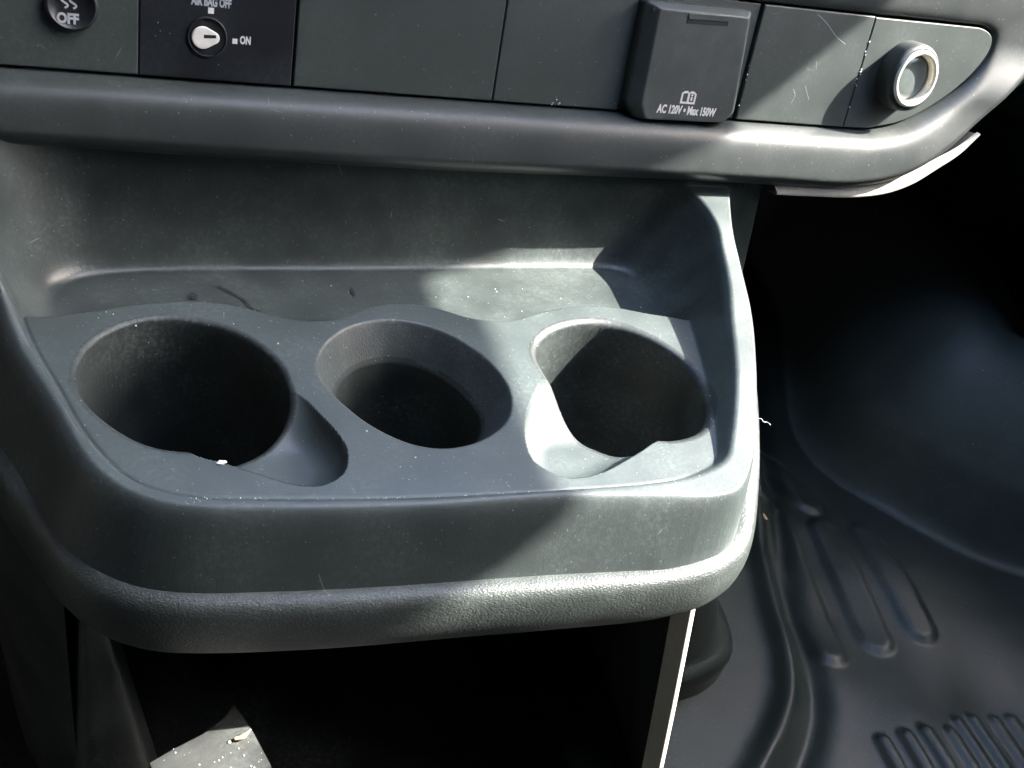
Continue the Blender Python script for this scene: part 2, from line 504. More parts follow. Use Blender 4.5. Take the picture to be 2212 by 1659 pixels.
def cell(a):
    return 0.25 * (a[:-1, :-1] + a[1:, :-1] + a[:-1, 1:] + a[1:, 1:])
cz = cell(z)
keep = (cz > -0.037) | (cell(d_out) < 0)
keep &= cz < 0.060
keep &= ~((cz > 0.044) & (cell(X) > 0.195))
keep &= ~((cell(Y) > 0.14) & (cell(X) > 0.235))
cc = [cell(d) < 0 for d in dcs]
anyc = cc[0] | cc[1] | cc[2]
cin = cell(d_in)
cpl = cell(d_pl)
rim = (cin > 0.0) & (cpl < 0.0005) | (cell(d_out) > -0.004) & (cell(Y) < 0.116) | ((cell(zr) - cz < 0.004) & (cell(Y) < 0.116) & (cin > 0))
rim &= ~anyc
plate = ~rim & (cpl < 0.0016) & (cin <= 0) & ~anyc
rear = ~rim & ~plate & ~anyc
for nm, mk, mt, lb in (('cup_plate', plate, 'plate', None), ('rim', rim, 'plate', None), ('rear_tray', rear, 'rear', None)):
    sub_mesh(nm, Vg, Ng, grid_faces(NX, NY, mk & keep), MAT[mt], console, label=lb)
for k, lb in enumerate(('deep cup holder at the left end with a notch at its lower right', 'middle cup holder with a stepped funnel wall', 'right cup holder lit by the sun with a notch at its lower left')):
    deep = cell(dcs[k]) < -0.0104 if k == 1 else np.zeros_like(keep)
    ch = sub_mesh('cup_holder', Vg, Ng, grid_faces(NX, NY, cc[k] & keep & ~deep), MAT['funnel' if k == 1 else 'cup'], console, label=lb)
    if k == 1:
        cm_ = resample(np.r_[cupM, cupM[:1]], 97)[:-1]
        ctr = cm_.mean(0)
        rings = []
        for off, dz in ((0.0097, 0.0001), (0.0104, 0.0001), (0.0107, 0.0000), (0.0110, -0.0006), (0.01125, -0.0018), (0.0116, -0.012), (0.0140, -0.068), (0.0160, -0.071)):
            r_ = np.linalg.norm(cm_ - ctr, axis=1, keepdims=True)
            P_ = ctr + (cm_ - ctr) * (1 - off / r_)
            rings.append(np.c_[P_, np.full(len(P_), -0.00064 - (min(off, 0.0107) - 0.00128) * 1.75 + dz)])
        V, F = loft(rings, closed=True)
        F.append(tuple(range(len(V) - len(cm_), len(V))))
        mesh_obj('inner_well', V, F, MAT['cup'], ch, auto=0.9)  # darker plastic stands for the shade down the well

# grained trim lip running round the front under the face
seam = spline([(-0.180, 0.200), (-0.1720, 0.1000), (-0.1635, 0.0312), (-0.1553, 0.0026), (-0.1461, -0.0243), (-0.1372, -0.0471), (-0.1277, -0.0602), (-0.1161, -0.0680),
               (-0.1037, -0.0719), (-0.0589, -0.0799), (-0.0035, -0.0865), (0.0475, -0.0925), (0.0879, -0.0962), (0.1144, -0.0943), (0.1327, -0.0846),
               (0.1520, -0.0600), (0.1700, -0.0300), (0.1900, 0.0100), (0.2080, 0.0560), (0.2320, 0.1100)], 8)
seam = resample(seam, 220)
def out_normal(P):
    T = np.gradient(P, axis=0)
    T /= np.linalg.norm(T, axis=1, keepdims=True)
    return np.stack([T[:, 1], -T[:, 0]], 1)
on = out_normal(seam)
# height of the seam line along the path
sz = np.interp(seam[:, 0], [-0.18, 0.09, 0.135, 0.155, 0.20], [-0.030, -0.030, -0.0285, -0.022, 0.0]) 
u = np.linspace(0, 1, len(seam))
prof = [(-0.006, -0.008), (-0.0025, -0.0012), (0.0000, 0.0002), (0.0040, 0.0005), (0.0072, -0.0004), (0.0094, -0.0026), (0.0108, -0.0066), (0.0117, -0.0125), (0.0117, -0.0185), (0.0110, -0.0232), (0.0096, -0.0246), (0.0060, -0.0250), (-0.0060, -0.0252), (-0.03, -0.0252)]
sh_ = 0.0014 * smooth01(0.115, 0.135, seam[:, 0])
rings = []
pp = spline(prof, 3)
for (a, b) in pp:
    rings.append(np.stack([seam[:, 0] + on[:, 0] * (a + sh_), seam[:, 1] + on[:, 1] * (a + sh_), sz + b], 1))
V, F = loft(rings)
mesh_obj('trim_lip', V, F, MAT['lip'], console)

# side skirt below the lip on the left, angled bin posts, bin
def box(name, x0, x1, y0, y1, z0, z1, mat, parent, bev=0.002, **kw):
    bm = bmesh.new()
    bmesh.ops.create_cube(bm, size=1)
    for v in bm.verts:
        v.co = Vector(((x0 + x1) / 2 + v.co.x * (x1 - x0), (y0 + y1) / 2 + v.co.y * (y1 - y0), (z0 + z1) / 2 + v.co.z * (z1 - z0)))
    bmesh.ops.bevel(bm, geom=bm.edges[:], offset=bev, segments=2, affect='EDGES', profile=0.6)
    me = bpy.data.meshes.new(name)
    bm.to_mesh(me)
    bm.free()
    me.materials.append(mat)
    o = bpy.data.objects.new(name, me)
    return link(o, parent, **kw)

FLOOR = -0.20
nl = int(np.argmax(seam[:, 0] > -0.1400))
lp = seam[:nl]
lo_ = on[:nl]
rings = []
for a, b in ((0.0075, -0.0500), (0.0070, -0.060), (0.0055, -0.09), (0.003, -0.14), (-0.001, -0.20), (-0.004, -0.26)):
    rings.append(np.stack([lp[:, 0] + lo_[:, 0] * a, lp[:, 1] + lo_[:, 1] * a, np.full(len(lp), b)], 1))
V, F = loft(rings)
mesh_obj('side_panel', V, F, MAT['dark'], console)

def post(name, pts_top, pts_bot, mat, parent, n=10, bow=0.0, straight=False, **kw):
    """upright with a rounded plan outline, from one closed outline at the top to another at the bottom"""
    if straight:
        a, b = (np.array([(p[0], p[1]) for p in q_]) for q_ in (pts_top, pts_bot))
    else:
        a = spline([(p[0], p[1]) for p in pts_top], 5, closed=True)
        b = spline([(p[0], p[1]) for p in pts_bot], 5, closed=True)
    zt, zb = pts_top[0][2], pts_bot[0][2]
    rings = []
    for t in np.linspace(0, 1, n):
        q = a * (1 - t) + b * t + np.array([bow * math.sin(math.pi * t), 0])
        rings.append(np.c_[q, np.full(len(q), zt * (1 - t) + zb * t)])
    V, F = loft(rings, closed=True, caps=True)
    return mesh_obj(name, V, F, mat, parent, auto=1.0, **kw)

def outline(x0, x1, y0, y1, z, r=0.004):
    return [(x0 + r, y0, z), (x1 - r, y0, z), (x1 - r * .3, y0 + r * .3, z), (x1, y0 + r, z), (x1, y1, z), (x0, y1, z), (x0, y0 + r, z), (x0 + r * .3, y0 + r * .3, z)]
post('bin_post', outline(-0.1405, -0.1362, -0.0520, -0.03, -0.048, 0.0018), outline(-0.1405, -0.0990, -0.0520, -0.03, -0.23, 0.009), MAT['lip'], console)
def edge_outline(x, y, z):
    return [(x + 0.0004, y + 0.0006, z), (x + 0.0012, y + 0.0004, z), (x + 0.0042, y + 0.0026, z), (x + 0.0070, y + 0.0052, z), (x + 0.0078, y + 0.0070, z), (x + 0.0080, y + 0.014, z), (x, y + 0.014, z)]
post('bin_edge', edge_outline(0.1125, -0.0990, -0.050), edge_outline(0.1375, -0.1380, -0.26), MAT['edge'], console, straight=True, bow=0.0012, label='pale sunlit front edge of the bin side wall')  # pale material paints sun glare onto black plastic
V = [(0.1150, -0.090, -0.055), (0.140, -0.129, -0.26), (0.17, 0.09, -0.26), (0.16, 0.09, -0.09), (0.125, -0.05, -0.09),
     (0.1185, -0.093, -0.055), (0.144, -0.132, -0.26), (0.178, 0.09, -0.26), (0.168, 0.09, -0.09), (0.131, -0.05, -0.09)]
mesh_obj('bin_side', V, [(0, 1, 2, 3, 4), (9, 8, 7, 6, 5), (0, 5, 6, 1), (3, 8, 9, 4), (4, 9, 5, 0), (2, 7, 8, 3), (1, 6, 7, 2)], MAT['dark'], console, smooth=False)
BINZ = -0.105
patch_outline = [(-0.1205, -0.0920), (-0.1120, -0.150), (-0.0740, -0.160), (-0.0765, -0.1042), (-0.0800, -0.0880), (-0.0845, -0.0740), (-0.0900, -0.0795), (-0.0990, -0.0845), (-0.1100, -0.0880)]  # added ledge, cut to the outline of the sun patch
V = [(x_, y_, BINZ) for x_, y_ in patch_outline] + [(x_, y_, -0.23) for x_, y_ in patch_outline]
n_ = len(patch_outline)
mesh_obj('sun_patch_ledge', V, [tuple(range(n_))] + [(i_, (i_ + 1) % n_, (i_ + 1) % n_ + n_, i_ + n_) for i_ in range(n_)], MAT['bin'], console, smooth=False)
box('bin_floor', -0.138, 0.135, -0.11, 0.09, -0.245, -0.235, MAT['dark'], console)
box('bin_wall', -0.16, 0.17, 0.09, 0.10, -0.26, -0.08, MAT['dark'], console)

# engine cover corner beside the mat
PA = resample(spline([(0.100, -0.070), (0.125, -0.069), (0.142, -0.063), (0.154, -0.048), (0.162, -0.02), (0.180, 0.05), (0.22, 0.2)], 8), 60)
PB = resample(spline([(0.160, -0.057), (0.190, -0.058), (0.212, -0.056), (0.228, -0.048), (0.236, -0.03), (0.245, 0.05), (0.26, 0.2)], 8), 60)
rings = []
for a, b in ((0.0, -0.03), (0.0, -0.06), (0.0, -0.10), (0.0, -0.13), (0.001, -0.160), (0.002, -0.172), (0.006, -0.176), (0.010, -0.1785), (0.012, -0.183), (0.0115, -0.190), (0.012, -0.21)):
    q = min(max((-0.03 - b) / 0.15, 0), 1)
    P = PA * (1 - q) + PB * q - np.array([0.010, 0]) * q
    rings.append(np.c_[P + out_normal(P) * a, np.full(len(P), b)])
V, F = loft(rings)
mesh_obj('lower_housing', V, F, MAT['rubber'], console)

# ================================================================== DASHBOARD
dash = empty('dashboard', (0.1, 0.14, 0.05), 'black lower dashboard with a row of recessed switch panels', 'dashboard')
P0 = np.array([0, 0.125, 0.078])
NN = np.array([0, -0.978, 0.2088])
UU = np.array([0, 0.2088, 0.978])
def DP(x, u, p):
    x, u, p = np.broadcast_arrays(np.asarray(x, float), np.asarray(u, float), np.asarray(p, float))
    return np.stack([x, P0[1] + UU[1] * u + NN[1] * p, P0[2] + UU[2] * u + NN[2] * p], -1)

DS = 0.0008
bx = np.arange(-0.26, 0.56, DS)
bu = np.arange(-0.046, 0.135, DS)
BX, BU = np.meshgrid(bx, bu)
right_curve = spline([(0.3117, -0.0004), (0.3317, 0.0000), (0.3609, 0.0066), (0.3938, 0.0257), (0.4120, 0.0440), (0.4175, 0.0570), (0.4150, 0.0650), (0.4050, 0.0690), (0.3888, 0.0690), (0.3100, 0.0668)], 6)
recess = np.concatenate([[(-0.40, -0.0004)], right_curve, [(0.225, 0.0648), (-0.4, 0.0580)]])
oc = spline([(-0.26, -0.0310), (-0.157, -0.0326), (-0.0425, -0.0354), (0.0515, -0.0369), (0.1645, -0.0369), (0.254, -0.0379), (0.322, -0.0383), (0.3630, -0.0306), (0.397, -0.0126), (0.419, 0.0044), (0.444, 0.0266), (0.480, 0.065), (0.50, 0.16)], 6)
outl = np.concatenate([oc, [(0.50, 0.3), (-0.5, 0.3), (-0.5, -0.0325)]])
dr = sdf(BX, BU, recess)
do = -sdf(BX, BU, outl)
dd = np.clip(dr - 0.0006, 0, None)
amp = (1 - 0.35 * smooth01(0.33, 0.42, BX) * smooth01(-0.02, 0.02, BU)) * (1 - 0.82 * smooth01(0.025, 0.062, BU))
h1 = amp * (0.0128 * (1 - np.exp(-dd / 0.0028)) + 0.0030 * np.sin(np.clip(dd / 0.032, 0, 1) * math.pi / 2))
sh = np.sqrt(np.clip(1 - (1 - np.clip(do / 0.011, 0, 1)) ** 2, 0, 1))
h = -0.010 + (h1 + 0.010) * sh
ins = smooth01(0.0006, -0.0006, dr)
h = h * (1 - ins) + (-0.006) * ins
keepb = (cell(do) > 0.0) & (cell(dr) > -0.0012)
# snap the outermost vertices onto the outline so the edge is clean
VB = DP(BX, BU, h)
gu, gxx = np.gradient(h, DS)
nb = -gxx[..., None] * np.array([1, 0, 0.]) - gu[..., None] * UU + NN
nb /= np.linalg.norm(nb, axis=-1, keepdims=True)
sub_mesh('bezel', VB.reshape(-1, 3), nb.reshape(-1, 3), grid_faces(len(bx), len(bu), keepb), MAT['dash'], dash)
# rear of the bezel: rounded lower edge turning under
ocr = resample(oc, 260)
rings = []
T = np.gradient(ocr, axis=0)
T /= np.linalg.norm(T, axis=1, keepdims=True)
ino = np.stack([-T[:, 1], T[:, 0]], 1)
for off, p in ((0.0022, 0.0035), (0.0007, -0.003), (0.0, -0.0065), (0.0004, -0.010), (0.004, -0.012), (0.006, -0.03), (0.006, -0.12)):
    q = ocr + ino * off
    rings.append(DP(q[:, 0], q[:, 1], p))
V, F = loft(rings)
mesh_obj('bezel_edge', V, F, MAT['dash'], dash)
# flange peeping out under the right end, sunlight painted in as pale colour
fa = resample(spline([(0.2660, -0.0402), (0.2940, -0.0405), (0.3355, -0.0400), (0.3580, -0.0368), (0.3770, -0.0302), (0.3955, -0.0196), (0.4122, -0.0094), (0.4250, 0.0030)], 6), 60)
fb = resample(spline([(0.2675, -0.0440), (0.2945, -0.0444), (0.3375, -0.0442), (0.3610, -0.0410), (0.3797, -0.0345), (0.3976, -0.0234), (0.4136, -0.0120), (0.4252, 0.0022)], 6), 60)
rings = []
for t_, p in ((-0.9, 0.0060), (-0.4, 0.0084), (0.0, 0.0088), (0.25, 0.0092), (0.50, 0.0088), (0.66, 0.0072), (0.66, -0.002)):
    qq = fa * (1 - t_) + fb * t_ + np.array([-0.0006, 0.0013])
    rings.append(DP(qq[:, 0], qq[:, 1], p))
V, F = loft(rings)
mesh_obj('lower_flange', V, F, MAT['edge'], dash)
# recess floor, upper dash block, underside
V = DP([-0.26, 0.33, 0.42, 0.42, -0.26], [-0.003, -0.003, 0.03, 0.08, 0.08], -0.0065)
mesh_obj('recess_floor', V, [(0, 1, 2, 3, 4)], MAT['pit'], dash, smooth=False)
up = spline([(0.134, 0.013), (0.16, 0.010), (0.19, 0.000), (0.205, -0.03), (0.21, -0.10), (0.20, -0.40)], 5)
rings = [DP(np.linspace(-0.7, 0.9, 9), a, b) for a, b in up]
V, F = loft(rings)
mesh_obj('upper_dash', V, F, MAT['dash'], dash)
V = [(0.18, 0.128, 0.0410), (0.27, 0.128, 0.0390), (0.36, 0.128, 0.0390), (0.42, 0.150, 0.060),
     (0.18, 0.19, 0.040), (0.29, 0.19, 0.036), (0.40, 0.20, 0.036), (0.50, 0.22, 0.06)]
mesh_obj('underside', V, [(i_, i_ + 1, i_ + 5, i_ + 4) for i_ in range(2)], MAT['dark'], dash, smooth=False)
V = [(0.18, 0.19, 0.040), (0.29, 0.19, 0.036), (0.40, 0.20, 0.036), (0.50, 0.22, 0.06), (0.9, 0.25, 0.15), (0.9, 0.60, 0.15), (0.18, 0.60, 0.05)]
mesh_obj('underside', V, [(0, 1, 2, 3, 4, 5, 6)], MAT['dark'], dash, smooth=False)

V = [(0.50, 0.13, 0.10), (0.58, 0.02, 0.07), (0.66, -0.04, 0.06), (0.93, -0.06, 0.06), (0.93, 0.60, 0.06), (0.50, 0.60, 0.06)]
mesh_obj('underside', V, [tuple(range(len(V)))], MAT['dark'], dash, smooth=False)  # unseen sheet shaped to keep window light off the wheel housing

def prism(name, outl2, p0, p1, mat, parent, bev=0.0006, chamf=0.0, seg=2, **kw):
    """panel-plane outline (x,u), from depth p0 to p1, bevelled front edge"""
    bm = bmesh.new()
    a = [bm.verts.new(DP(x, u_, p0)) for x, u_ in outl2]
    cx = sum(q[0] for q in outl2) / len(outl2)
    b = [bm.verts.new(DP(x, u_, p1)) for x, u_ in outl2]
    n = len(a)
    for i in range(n):
        bm.faces.new((a[i], a[(i + 1) % n], b[(i + 1) % n], b[i]))
    top = bm.faces.new(b)
    bm.normal_update()
    bmesh.ops.recalc_face_normals(bm, faces=bm.faces[:])
    if bev:
        bmesh.ops.bevel(bm, geom=list(top.edges), offset=bev, segments=seg, affect='EDGES', profile=0.5)
    me = bpy.data.meshes.new(name)
    bm.to_mesh(me)
    bm.free()
    me.materials.append(mat)
    o = bpy.data.objects.new(name, me)
    return link(o, parent, **kw)

def top_u(x):
    return float(np.interp(x, [-0.4, 0.225, 0.31, 0.39], [0.0572, 0.0640, 0.0660, 0.0682]))
def panel(name, x0, x1, mat, parent, p1=0.0, sk=0.0, **kw):
    o2 = [(x0, 0.0006), (x1, 0.0006), (x1 - sk, top_u(x1)), (x0 - sk, top_u(x0))]
    return prism(name, o2, -0.006, p1, mat, parent, **kw)
G = 0.0006
panel('blank_cover', -0.0335 + G, 0.0700 - G / 2, MAT['blank'], dash, label='wide plain cover beside the airbag switch')
panel('blank_cover', 0.0700 + G / 2, 0.1462 - G, MAT['blank'], dash, label='plain cover left of the power outlet')
panel('blank_cover', 0.2268 + G, 0.3112 - G / 2, MAT['blank'], dash, p1=0.0006, label='plain scratched cover right of the power outlet')
panel('button_panel', -0.25, -0.1010 - 0.0001, MAT['blank'], dash, p1=0.0002, label='panel with the round stability control button')

# round stability control button, shallow dish
def lathe(name, cx, cu, prof, mat, parent, n=48, cap=True, **kw):
    rings = []
    th = np.linspace(0, 2 * math.pi, n, endpoint=False)
    for r, p in prof:
        rings.append(DP(cx + r * np.cos(th), cu + r * np.sin(th), p))
    V, F = loft(rings, closed=True)
    if cap:
        k = len(V) - n
        F.append(tuple(range(k, k + n)))
    return mesh_obj(name, V, F, mat, parent, auto=0.9, **kw)
btn = lathe('stability_button', -0.1275, 0.0268, [(0.0105, -0.001), (0.0103, 0.0022), (0.0097, 0.0030), (0.0090, 0.0031), (0.0084, 0.0024), (0.006, 0.0014), (0.003, 0.0009), (0.0004, 0.0008)], MAT['gloss'], dash, label='round black button marked OFF under a skidding car symbol')

FONT_CACHE = {}
def text(name, s, x, u_, size, p, mat, parent, sx=0.8, bold=0.0, align='CENTER', **kw):
    cu = bpy.data.curves.new(name + '_tmp', 'FONT')
    cu.body = s
    cu.size = 1.0
    cu.offset = bold
    cu.align_x = align
    cu.align_y = 'CENTER'
    cu.extrude = 0.02
    cu.resolution_u = 3
    to = bpy.data.objects.new(name + '_tmp', cu)
    C.objects.link(to)
    dg = bpy.context.evaluated_depsgraph_get()
    dg.update()
    me = bpy.data.meshes.new_from_object(to.evaluated_get(dg))
    bpy.data.objects.remove(to)
    n = len(me.vertices)
    co_ = np.zeros(n * 3)
    me.vertices.foreach_get('co', co_)
    co_ = co_.reshape(-1, 3)
    W = DP(x + co_[:, 0] * size * sx, u_ + co_[:, 1] * size, p + (co_[:, 2] > 0) * 0.00008)
    me.vertices.foreach_set('co', W.ravel())
    me.materials.clear()
    me.materials.append(mat)
    me.name = name
    o = bpy.data.objects.new(name, me)
    return link(o, parent, **kw)

def plate2d(name, shapes, p, mat, parent, th=0.00008, **kw):
    """flat printed marks: list of (x,u) polygons"""
    bm = bmesh.new()
    for sh_ in shapes:
        vs = [bm.verts.new(DP(x, u_, p + th)) for x, u_ in sh_]
        try:
            f = bm.faces.new(vs)
        except ValueError:
            continue
    bm.normal_update()
    bmesh.ops.triangulate(bm, faces=bm.faces[:])
    me = bpy.data.meshes.new(name)
    bm.to_mesh(me)
    bm.free()
    me.materials.append(mat)
    o = bpy.data.objects.new(name, me)
    return link(o, parent, **kw)

def strip2d(P, wd):
    P = np.asarray(P, float)
    T = np.gradient(P, axis=0)
    T /= np.linalg.norm(T, axis=1, keepdims=True)
    Nn = np.stack([-T[:, 1], T[:, 0]], 1) * wd / 2
    out = []
    for i in range(len(P) - 1):
        out.append([P[i] + Nn[i], P[i + 1] + Nn[i + 1], P[i + 1] - Nn[i + 1], P[i] - Nn[i]])
    return out

text('lettering', 'OFF', -0.1290, 0.0215, 0.0056, 0.0024, MAT['printgrey'], btn, sx=0.85, bold=0.045)
sq = []
for dx in (-0.0016, 0.0016):
    tt = np.linspace(0, 1, 14)
    sq += strip2d(np.stack([-0.1285 + dx + 0.0012 * np.sin(tt * 2 * math.pi), 0.0258 + tt * 0.0042], 1), 0.0008)
sq.append([(-0.1318, 0.0300), (-0.1252, 0.0300), (-0.1252, 0.0318), (-0.1262, 0.0338), (-0.1308, 0.0338), (-0.1318, 0.0318)])
plate2d('car_symbol', sq, 0.0026, MAT['printgrey'], btn)

# airbag switch
air = panel('airbag_switch', -0.1010 + 0.0001, -0.0335 - G, MAT['gloss'], dash, p1=0.0004, label='darker smooth panel with the passenger airbag key switch')
lathe('key_cylinder', -0.0726, 0.0191, [(0.0086, 0.0003), (0.0086, 0.0010), (0.0081, 0.0012), (0.0078, 0.0008), (0.0077, -0.0012), (0.0002, -0.0012)], MAT['gloss'], air)
th = np.linspace(0, 2 * math.pi, 40, endpoint=False)
tear = []
r1, r2, dist = 0.0048, 0.0026, 0.0046
al = math.acos((r1 - r2) / dist)
for a in np.linspace(al, 2 * math.pi - al, 24):
    tear.append((-0.0745 + r1 * math.cos(a), 0.0187 + r1 * math.sin(a)))
for a in np.linspace(-al, al, 14):
    tear.append((-0.0745 + dist + r2 * math.cos(a), 0.0189 + r2 * math.sin(a)))
prism('key_pointer', tear, -0.001, 0.0012, MAT['white'], air, bev=0.0005)
prism('key_slot', [(-0.0742, 0.0186), (-0.0690, 0.0190), (-0.0690, 0.0203), (-0.0742, 0.0201)], 0.0012, 0.00128, MAT['pit'], air, bev=0)
def sqr(x, u_, a):
    return [(x - a, u_ - a), (x + a, u_ - a), (x + a, u_ + a), (x - a, u_ + a)]
plate2d('marker', [sqr(-0.0714, 0.0303, 0.00125)], 0.0004, MAT['print'], air)
plate2d('marker', [sqr(-0.0606, 0.0184, 0.0011)], 0.0004, MAT['print'], air)
text('lettering', 'AIR BAG OFF', -0.0713, 0.0337, 0.0050, 0.0004, MAT['printgrey'], air, sx=0.58, bold=0.045)
text('lettering', 'ON', -0.0560, 0.0190, 0.0046, 0.0004, MAT['print'], air, sx=0.66, bold=0.045)

# power outlet
po = panel('power_outlet', 0.1462 + 0.0001, 0.2268 - G, MAT['lid'], dash, p1=-0.0012, label='power outlet with a thick flip lid lettered AC 120V Max 150W')
LP = 0.0095
lid_out = [(0.1468, 0.0585), (0.1472, 0.0065), (0.1545, -0.0022), (0.2150, -0.0010), (0.2215, 0.0058), (0.2160, 0.0600)]
lid_inn = [(0.1533, 0.0558), (0.1545, 0.0060), (0.1590, -0.0010), (0.2112, -0.0001), (0.2160, 0.0060), (0.2112, 0.0570)]
def rounded(P_, r, k=4):
    out, n_ = [], len(P_)
    for i_ in range(n_):
        a, b, c = np.array(P_[i_ - 1]), np.array(P_[i_]), np.array(P_[(i_ + 1) % n_])
        p_ = b + (a - b) / np.linalg.norm(a - b) * r
        q_ = b + (c - b) / np.linalg.norm(c - b) * r
        for t_ in np.linspace(0, 1, k):
            out.append((1 - t_) ** 2 * p_ + 2 * t_ * (1 - t_) * b + t_ * t_ * q_)
    return np.array(out)
lo2, li2 = rounded(lid_out, 0.0018), rounded(lid_inn, 0.0016)
cen = li2.mean(0)
rings = []
for t_, p in ((0, -0.001), (0, 0.0040), (0.05, 0.0047), (0.15, 0.0054), (0.82, 0.0088), (0.93, 0.0093), (1.0, LP)):
    qq = lo2 * (1 - t_) + li2 * t_
    rings.append(DP(qq[:, 0], qq[:, 1], p))
qq = cen + (li2 - cen) * 0.97
rings.append(DP(qq[:, 0], qq[:, 1], LP))
V, F = loft(rings, closed=True)
F.append(tuple(range(len(V) - len(qq), len(V))))
mesh_obj('lid', V, F, MAT['lid'], po, auto=1.2)
prism('latch_slot', [(0.1715, 0.0500), (0.1985, 0.0513), (0.1978, 0.0552), (0.1705, 0.0541)], LP, LP + 0.0001, MAT['pit'], po, bev=0)
prism('latch', [(0.1720, 0.0522), (0.1980, 0.0535), (0.1975, 0.0565), (0.1712, 0.0555)], LP - 0.001, LP + 0.0004, MAT['lid'], po, bev=0.0003)
lathe('hinge_hole', 0.1508, 0.0553, [(0.0013, 0.0079), (0.0013, 0.0082), (0.0002, 0.0082)], MAT['pit'], po, n=14)  # black disc drawn for the hinge hole
text('lettering', 'AC 120V \u2022 Max 150W', 0.1846, 0.0050, 0.0062, LP + 0.0001, MAT['print'], po, sx=0.69, bold=0.042)
bk = []
ox, ou = 0.1836, 0.0118
def R4(x0, u0, x1, u1):
    return [(ox + x0, ou + u0), (ox + x1, ou + u0), (ox + x1, ou + u1), (ox + x0, ou + u1)]
bk += [R4(-.0050, -.0030, .0050, -.0019), R4(-.0050, -.0019, -.0038, .0026), R4(.0038, -.0019, .0050, .0026), R4(-.0007, -.0019, .0007, .0028)]
bk += [[(ox - .0050, ou + .0026), (ox - .0038, ou + .0024), (ox - .0007, ou + .0028), (ox, ou + .0030), (ox - .0012, ou + .0040), (ox - .0032, ou + .0038)]]
bk += [[(ox + .0050, ou + .0026), (ox + .0032, ou + .0038), (ox + .0012, ou + .0040), (ox, ou + .0030), (ox + .0007, ou + .0028), (ox + .0038, ou + .0024)]]
bk += [R4(.0016, -.0012, .0028, .0009), R4(.0016, .0013, .0028, .0023)]
plate2d('book_symbol', bk, LP + 0.0001, MAT['print'], po)

# lighter socket in the rounded end
es = [(0.3112 + G / 2, 0.0006), (0.3300, 0.0010)] + [tuple(q) for q in spline([(0.3317, 0.0012), (0.3605, 0.0078), (0.3928, 0.0266), (0.4105, 0.0446), (0.4158, 0.0570), (0.4135, 0.0638), (0.4040, 0.0676), (0.3888, 0.0678)], 4)] + [(0.3112 + G / 2, 0.0656)]
ls = prism('lighter_socket', es, -0.006, 0.0006, MAT['blank'], dash, label='end panel with a round lighter socket and bright metal ring')
SX, SU = 0.3462, 0.0350
lathe('collar', SX, SU, [(0.0205, 0.0005), (0.0204, 0.0070), (0.0201, 0.0098), (0.0194, 0.0114), (0.0184, 0.0122), (0.0172, 0.0123), (0.0168, 0.0115)], MAT['dash'], ls, cap=False)
lathe('metal_ring', SX, SU, [(0.0171, 0.0080), (0.0171, 0.0126), (0.0167, 0.0134), (0.0159, 0.0138), (0.0147, 0.0136), (0.0139, 0.0128), (0.0136, 0.0116), (0.0135, 0.0060)], MAT['chrome'], ls, cap=False)
lathe('knob_face', SX, SU, [(0.0136, 0.0080), (0.0122, 0.0092), (0.0080, 0.0098), (0.0003, 0.0100)], MAT['knob'], ls)

# ================================================================== FOOTWELL
fs = 0.0018
fx = np.arange(0.10, 1.0, fs)
fy = np.arange(-0.40, 0.70, fs)
FX, FY = np.meshgrid(fx, fy)
fz_ = np.full(FX.shape, FLOOR)
def seg_d(X_, Y_, P):
    best = np.full(X_.shape, 1e9)
    for i in range(len(P) - 1):
        a, b = P[i], P[i + 1]
        e = b - a
        t = np.clip(((X_ - a[0]) * e[0] + (Y_ - a[1]) * e[1]) / (e @ e), 0, 1)
        np.minimum(best, (X_ - a[0] - t * e[0]) ** 2 + (Y_ - a[1] - t * e[1]) ** 2, out=best)
    return np.sqrt(best)
crease = spline([(0.42, 0.22), (0.3388, 0.0696), (0.3025, 0.0033), (0.2640, -0.0759), (0.2407, -0.1000), (0.2101, -0.121), (0.15, -0.16)], 6)
dc_ = seg_d(FX, FY, crease)
fz_ += 0.009 * np.exp(-(dc_ / 0.007) ** 2)
fz_ -= 0.007 * np.exp(-((dc_ - 0.020) / 0.008) ** 2) * (FX > np.interp(FY, crease[::-1, 1], crease[::-1, 0]))
ribs = [((0.352, 0.058), (0.3145, -0.0585), 0.0105), ((0.382, 0.034), (0.3555, -0.0597), 0.0100), ((0.412, 0.022), (0.394, -0.0607), 0.0100),
        ((0.345, 0.15), (0.352, 0.072), 0.009), ((0.385, 0.15), (0.388, 0.062), 0.009)]
for a, b, r in ribs:
    d = seg_d(FX, FY, np.array([a, b]))
    fz_ += 0.0034 * smooth01(r + 0.0055, r - 0.0035, d)
# fine ribs in the near corner
rf_ = random.Random(11)
for k in range(9):
    a = np.array((0.300 + 0.0165 * k + rf_.uniform(-0.002, 0.002), -0.128 - 0.0012 * k + rf_.uniform(-0.006, 0.004)))
    b = a + np.array((-0.035, -0.20))
    d = seg_d(FX, FY, np.array([a, b]))
    fz_ += rf_.uniform(0.0022, 0.0036) * smooth01(0.0068, 0.0018, d)
fz_ += 0.0012 * np.sin(FX * 37 + FY * 21 + 0.7 + 1.3 * np.sin(FY * 29)) * np.sin(FY * 34 - FX * 17 + 1.9 + np.sin(FX * 23)) * smooth01(0.24, 0.32, FX)
fz_ += 0.006 * np.sin(FX * 31 + 1.0) * np.cos(FY * 23 + 0.4) * smooth01(0.26, 0.34, FX)
